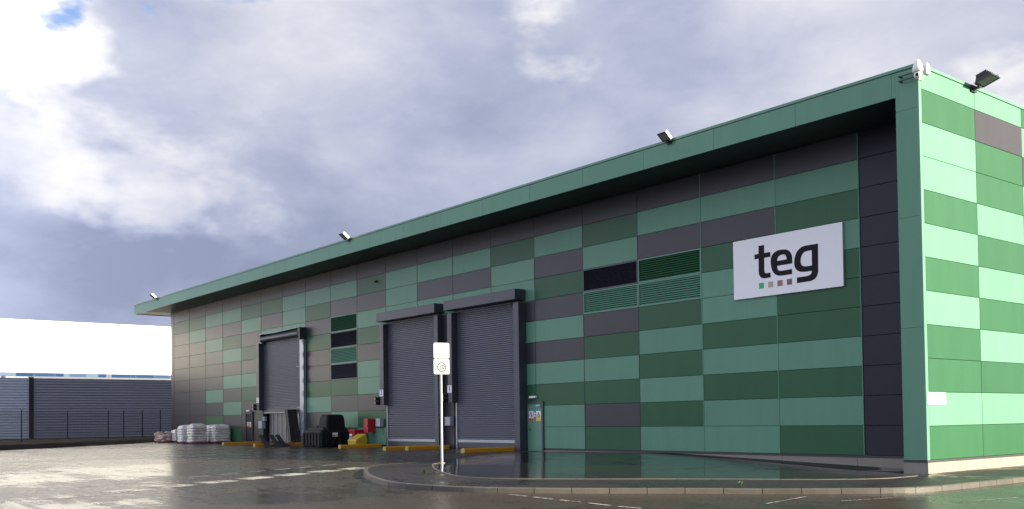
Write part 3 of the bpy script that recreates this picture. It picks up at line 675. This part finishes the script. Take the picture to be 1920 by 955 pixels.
MB().cyl((.03, -.09, -.11), (.045, -.14, -.13), .045, .045, 14).build('lens', 'lens_black', t)
a = MB()
for z in (.02, -.12): a.box(-.62, -.1, .02, .05, z-.014, z+.014); a.box(-.62, -.58, .02, .16, z-.02, z+.02)
a.build('mounting_arm', 'housing_black', t)
b = MB(); b.box(.12, .22, .08, .3, -.1, .16); b.cyl((.17, .2, .16), (.17, .2, .26), .02, None, 8); b.cyl((.19, .26, .16), (.19, .26, .24), .02, None, 8); b.build('junction_box', 'box_grey', t)
MB().cyl((.1, .1, -.12), (.12, .06, -.3), .02, None, 8).cyl((.12, .06, -.3), (.02, .0, -.24), .02, None, 8).build('cable', 'housing_white', t)

# ------------------------------------------------------------------ tank, bins, forks
yz = -.13
t = thing('oil_tank', 'black ribbed plastic tank with raised hood beside the half raised door', 'tank', (-38.9, 1.2, yz))
tb = MB(); hx, hy_, H = 1.24, .98, .98
def rr(hx, hy, r, n=5):
    p = []
    for cx, cy, a0 in ((hx-r, hy-r, 0), (-hx+r, hy-r, 90), (-hx+r, -hy+r, 180), (hx-r, -hy+r, 270)):
        for k in range(n): a = math.radians(a0+k*90/(n-1)); p.append((cx+r*math.cos(a), cy+r*math.sin(a)))
    return p
def loft(mb, secs, sm_=False):
    n = len(secs[0][0]); vs = [(x, y, z) for p_, z in secs for x, y in p_]
    mb.add(vs, [(k*n+i, k*n+(i+1) % n, (k+1)*n+(i+1) % n, (k+1)*n+i) for k in range(len(secs)-1) for i in range(n)], sm_)
    mb.add([(x, y, secs[-1][1]) for x, y in secs[-1][0]], [tuple(range(n))]); mb.add([(x, y, secs[0][1]) for x, y in secs[0][0]], [tuple(reversed(range(n)))]); return mb
loft(tb, [(rr(1.18, 1.03, .1), 0), (rr(1.24, 1.08, .1), .06), (rr(1.22, 1.07, .1), .9), (rr(1.19, 1.04, .12), 1.0), (rr(1.12, .98, .14), 1.03)])
tb.build('body', 'black_plastic', t)
for k in range(6):
    x = -1.0+k*.4; box('rib', (x-.09, x+.09, -1.13, -1.05, .08, .86), 'black_plastic', t, .03)
for k in range(4):
    y = -.66+k*.44; box('rib', (1.2, 1.285, y-.1, y+.1, .08, .84), 'black_plastic', t, .03)
loft(MB(), [(rr(1.15, .9, .15), .96), (rr(.98, .8, .15), 1.16), (rr(.9, .75, .15), 1.2)]).build('shoulder', 'black_plastic', t)
ho = MB(); sec = []
for hx_, hy2, z, ox in ((.55, .66, 1.0, .58), (.52, .63, 1.6, .58), (.47, .57, 1.88, .58), (.38, .46, 1.95, .58)): sec.append(([(x+ox, y) for x, y in rr(hx_, hy2, .14)], z))
loft(ho, sec).build('hood', 'black_plastic', t)
for k in range(3): MB().cyl((-.85+k*.28, -.2, 1.18), (-.85+k*.28, -.2, 1.27), .09, .08, 12).build('filler_cap', 'black_plastic', t)
lbx = box('label_plate', (1.29, 1.296, -.35, .0, .62, .86), 'white_sign', t); box('red_mark', (1.298, 1.301, -.32, -.19, .64, .74), 'sign_red', lbx); box('yellow_mark', (1.298, 1.301, -.16, -.04, .64, .74), 'sign_yellow', lbx)
t = thing('red_bin', 'red tapered bin standing behind the yellow grit bin', 'bin', (-36.3, 1.75, yz))
mb = MB(); loft(mb, [(rr(.27, .27, .08), 0), (rr(.36, .36, .08), .95)]).build('body', 'red_paint', t)
loft(MB(), [(rr(.4, .4, .08), .93), (rr(.4, .4, .08), 1.0), (rr(.36, .36, .08), 1.04)]).build('rim', 'red_paint', t)
box('label_plate', (-.22, .08, -.372, -.362, .5, .78), 'white_sign', t); box('label_plate', (-.2, .06, -.376, -.373, .56, .66), 'sign_blue', t)
t = thing('grit_bin', 'yellow plastic grit bin with sloping lid by the guide rail', 'bin', (-35.12, 1.12, yz))
loft(MB(), [(rr(.46, .36, .05), .0), (rr(.48, .38, .05), .36)]).build('body', 'yellow_plastic', t)
mb = MB(); mb.hexa([(-.5, -.4, .362), (.5, -.4, .362), (.5, .4, .362), (-.5, .4, .362)], [(-.46, -.36, .47), (.46, -.36, .47), (.46, .3, .8), (-.46, .3, .8)]); mb.build('lid', 'yellow_plastic', t, .03)
box('recess', (.482, .49, -.2, .2, .1, .26), 'yellow_plastic', t)
# loader attachment: two hooked carriage plates, cross bars and tines
t = thing('loader_forks', 'black loader fork attachment lying in front of the half raised door', 'fork attachment', (-42.6, -.75, yz), math.radians(48)); t.scale = (.95, .62, .68)
hook = [(-.95, 1.02), (-.80, 1.14), (-.66, 1.08), (-.60, .92), (-.42, .55), (-.18, .2), (.05, .12), (.08, .0), (-.45, .0), (-.62, .3), (-.78, .72), (-.84, .9), (-.93, .88)]
for dx, dy in ((.15, -.35), (.8, -.1), (1.15, .25)):
    MB().prism([(a+dx, b) for a, b in hook], dy-.12, dy+.12, 'y').build('hook_plate', 'black_steel', t, .01)
MB().cyl((-.7, -.22, .42), (.6, .1, .42), .06, None, 10).build('cross_bar', 'black_steel', t); MB().cyl((-.35, -.22, .14), (1.1, .15, .14), .07, None, 10).build('cross_bar', 'black_steel', t)
for p0, p1 in (((1.0, .1, .05), (2.3, .9, .8)), ((.7, .3, .06), (2.0, 1.2, .95))): MB().cyl(p0, p1, .05, .03, 8).build('tine', 'black_steel', t)

# ------------------------------------------------------------------ pallets of bags
def pallet(t, w, d):
    m_ = MB()
    for k in range(5): y = -d/2+k*(d-.1)/4; m_.box(-w/2, w/2, y, y+.1, .115, .137)
    for x in (-w/2, -.05, w/2-.1):
        m_.box(x, x+.1, -d/2, d/2, .092, .114); m_.box(x, x+.1, -d/2, d/2, 0, .02)
        for y in (-d/2, -.06, d/2-.12): m_.box(x, x+.1, y, y+.12, .021, .091)
    m_.build('pallet', 'pallet_wood', t)
def wrapped(loc, rz, w, d, h, seed, lab, layers=7):
    t = thing('pallet_of_bags', lab, 'pallet', loc, rz, 'wrapped pallets of bags'); pallet(t, w, d); rn = random.Random(seed)
    n, m2 = 56, 42; z0 = .14; vs = []; fs = []; ph = [rn.uniform(0, 6.28) for _ in range(layers+2)]
    for k in range(m2+1):
        v = k/m2; z = z0+(h-z0)*v
        lay = v*layers; li = int(lay); fr = lay-li
        bul = .045*abs(math.sin(math.pi*fr))**.5; top = 1.0 if v < .82 else math.sqrt(max(0, 1-((v-.82)/.18)**2*.80))
        for i in range(n):
            a = 2*math.pi*i/n; ca, sa = math.cos(a), math.sin(a); e = .28
            sx, sy = math.copysign(abs(ca)**e, ca), math.copysign(abs(sa)**e, sa)
            wob = 1+.018*math.sin(3*a+ph[li])+.014*math.sin(7*a+ph[li]*2)+rn.uniform(-.009, .009)
            vs.append(((w/2-.05+bul)*sx*wob*top, (d/2-.05+bul)*sy*wob*top, z+.012*math.sin(5*a+ph[li])*(1-v)+(rn.uniform(-.015, .03) if v > .8 else 0)))
    for k in range(m2):
        for i in range(n): fs.append((k*n+i, k*n+(i+1) % n, (k+1)*n+(i+1) % n, (k+1)*n+i))
    vs.append((0, 0, h+.04)); fs += [(m2*n+i, m2*n+(i+1) % n, len(vs)-1) for i in range(n)]
    MB().add(vs, fs, True).build('bags', 'wrapped_bags', t)
    b = MB()
    for k in range(3):
        z = .35+k*.34; b.add([((w/2+.005)*math.copysign(abs(math.cos(a))**.3, math.cos(a)), (d/2+.005)*math.copysign(abs(math.sin(a))**.3, math.sin(a)), z+q) for q in (0, .03) for a in [2*math.pi*i/40 for i in range(40)]], [(i, (i+1) % 40, (i+1) % 40+40, i+40) for i in range(40)])
    return t
wrapped((-57.05, .0, yz), .03, 1.15, 1.2, 1.5, 1, 'largest wrapped pallet of bags, nearest to the camera')
wrapped((-59.35, .1, yz), -.04, 1.3, 1.2, 1.4, 2, 'wrapped pallet of bags just left of the largest one')
wrapped((-57.75, 1.55, yz), .02, 1.0, 1.1, 1.4, 3, 'wrapped pallet of bags mostly hidden behind the largest one')
wrapped((-56.5, 1.55, yz), 0, 1.15, 1.35, 1.42, 4, 'rightmost wrapped pallet of bags, against the wall')
wrapped((-64.45, 1.35, yz), .1, .95, 1.1, 1.05, 5, 'small wrapped pallet of bags behind the brown sacks', 5)
t = thing('pallet_of_sacks', 'leftmost pallet heaped with loose brown sacks', 'pallet', (-65.3, .5, yz), .08); pallet(t, 1.6, 1.2)
sk = MB(); n, m2 = 14, 10
vs = []; fs = []
for k in range(m2+1):
    u = -1+2*k/m2
    for i in range(n):
        a = 2*math.pi*i/n; pr = (1-abs(u)**4)**.5 if abs(u) < 1 else 0
        vs.append((.27*u, .19*math.copysign(abs(math.cos(a))**.6, math.cos(a))*(.55+.45*pr), .075*math.sin(a)*pr))
for k in range(m2):
    for i in range(n): fs.append((k*n+i, k*n+(i+1) % n, (k+1)*n+(i+1) % n, (k+1)*n+i))
sme = sk.add(vs, fs, True).mesh('sack'); sme.materials.append(MATS['sack_brown'])
for z in range(6):
    nx, ny = 3, 3
    for i in range(nx):
        for j in range(ny):
            if z >= 4 and random.random() < .45: continue
            if z >= 5 and i == 0: continue
            o = link('sack', sme, t); o.location = ((i-1)*.53+random.uniform(-.06, .06), (j-1)*.38+random.uniform(-.05, .05), .2+z*.125+random.uniform(-.01, .02))
            o.rotation_euler = (random.uniform(-.15, .15), random.uniform(-.15, .15), random.uniform(-.5, .5)+(z % 2)*1.57); s_ = random.uniform(.92, 1.12); o.scale = (s_, s_, s_)

# ------------------------------------------------------------------ left background: bank, fence, white warehouse
bank = [(-40, -27), (-52, -14.4), (-57.5, -8.5), (-63, -3.4), (-69.3, 1.6), (-72, 4.5), (-74, 9), (-76, 40)]
bl = catmull(bank, 5); b1 = offset(bl, .0); b2 = offset(bl, .7); b3 = offset(bl, 1.1)
mb = MB(); n = len(bl); rng = random.Random(3)
rows = [[(x, y, -.16) for x, y in b1], [(x+rng.uniform(-.1, .1), y+rng.uniform(-.1, .1), .14+rng.uniform(-.05, .05)) for x, y in b2], [(x, y, .22+rng.uniform(-.04, .04)) for x, y in b3], [(-86.9, y*1.0+(-20 if i == 0 else 0), .2) for i, (x, y) in enumerate(b3)]]
vs = [v for r_ in rows for v in r_]; mb.add(vs, [(k*n+i, k*n+i+1, (k+1)*n+i+1, (k+1)*n+i) for k in range(3) for i in range(n-1)])
structure(mb.build('earth_bank', 'earth'))
FP = [(-53.5, -20.5), (-59.4, -15.3), (-65.4, -10.2), (-71.5, -5.4), (-72.9, -1.75), (-71.75, -.8), (-70.75, .45), (-69.75, 1.65)]
fe = thing('mesh_fence', 'dark steel mesh fence with posts in front of the grey cladding', 'fence', (0, 0, 0))
for x, y in FP: box('post', (x-.035, x+.035, y-.035, y+.035, .0, 2.62), 'fence_paint', fe)
for (xa, ya), (xb, yb) in zip(FP, FP[1:]):
    mb = MB(); Ln = math.dist((xa, ya), (xb, yb)); dx, dy = (xb-xa)/Ln, (yb-ya)/Ln; zz = .3
    k = .05
    while k < Ln: mb.cyl((xa+dx*k, ya+dy*k, .26), (xa+dx*k, ya+dy*k, 2.55), .0045, None, 4, False); k += .125
    while zz <= 2.55: mb.cyl((xa, ya, zz), (xb, yb, zz), .005, None, 4, False); zz += .19
    mb.build('mesh_panel', 'fence_paint', fe)
wh = thing('white_warehouse', 'large white warehouse with grey ribbed lower walls beyond the fence', 'warehouse', (-87.3, 0, 0))
XW = 0.0; ZB0, ZB1, ZT = 6.12, 6.54, 11.5
y = -44.0
while y < 40: box('upper_panel', (-.3, XW, y+.004, y+5.996, ZB1, ZT), 'warehouse_white', wh); y += 6
box('parapet_cap', (-.4, .05, -44, 40, ZT+.002, ZT+.08), 'warehouse_white', wh)
box('warehouse_roof', (-45, -.41, -44, 40, ZT-.3, ZT), 'cladding_pale', wh); box('core', (-44.9, -.31, -43.9, 39.9, -.2, ZT-.31), 'cladding_grey', wh)
box('band_frame', (-.2, XW-.02, -44, 40, ZB0, ZB1), 'band_frame', wh)
y = -20.0; rn = random.Random(11)
while y < 14:
    w_ = rn.choice((.5, .8, 1.1, 1.6, 1.9)); box('band_pane', (XW-.018, XW-.008, y+.02, y+w_-.02, ZB0+.05, ZB1-.06), 'band_glass', wh); y += w_
def ribbed(y0, y1, z0, z1, mat, x=XW):
    prof = []; z = z0; p_ = .262
    while z < z1-.01:
        prof += [(x-.06, z), (x-.06, min(z+.09, z1)), (x, min(z+.13, z1)), (x, min(z+.22, z1))]; z += p_
    m3 = MB(); k = len(prof); m3.add([(a, y0, b) for a, b in prof]+[(a, y1, b) for a, b in prof], [(i, i+1, i+1+k, i+k) for i in range(k-1)])
    return m3.build('ribbed_cladding', mat, wh)
ribbed(-44, -4.84, -.2, ZB0, 'cladding_pale'); ribbed(-4.46, 40, -.2, ZB0, 'cladding_grey')
box('column', (-.1, .12, -4.84, -4.46, -.2, ZB0+.02), 'fence_paint', wh)

# ------------------------------------------------------------------ weeds in the kerb joints
for x, y, s, lab in ((-9.13, -11.5, .2, 'small green weed growing by the path edging'), (-.83, -7.6, .16, 'small green weed growing behind the kerb')):
    t = thing('weed', lab, 'plant', (x, y, ztop(x)), 0, 'weeds in the paving')
    for k in range(7):
        a = k*.9+random.random(); l = s*random.uniform(.6, 1.1); e = random.uniform(.5, 1.2)
        d_ = Vector((math.cos(a)*math.cos(e), math.sin(a)*math.cos(e), math.sin(e))); sd = Vector((-math.sin(a), math.cos(a), 0))*l*.2
        MB().add([(0, 0, 0), d_*l*.55+sd, d_*l+Vector((0, 0, -.01)), d_*l*.55-sd], [(0, 1, 2), (0, 2, 3)]).build('leaf', 'leaf', t)
    MB().cyl((0, 0, -.02), (0, 0, s*.5), .008, .003, 6).build('stem', 'leaf', t)
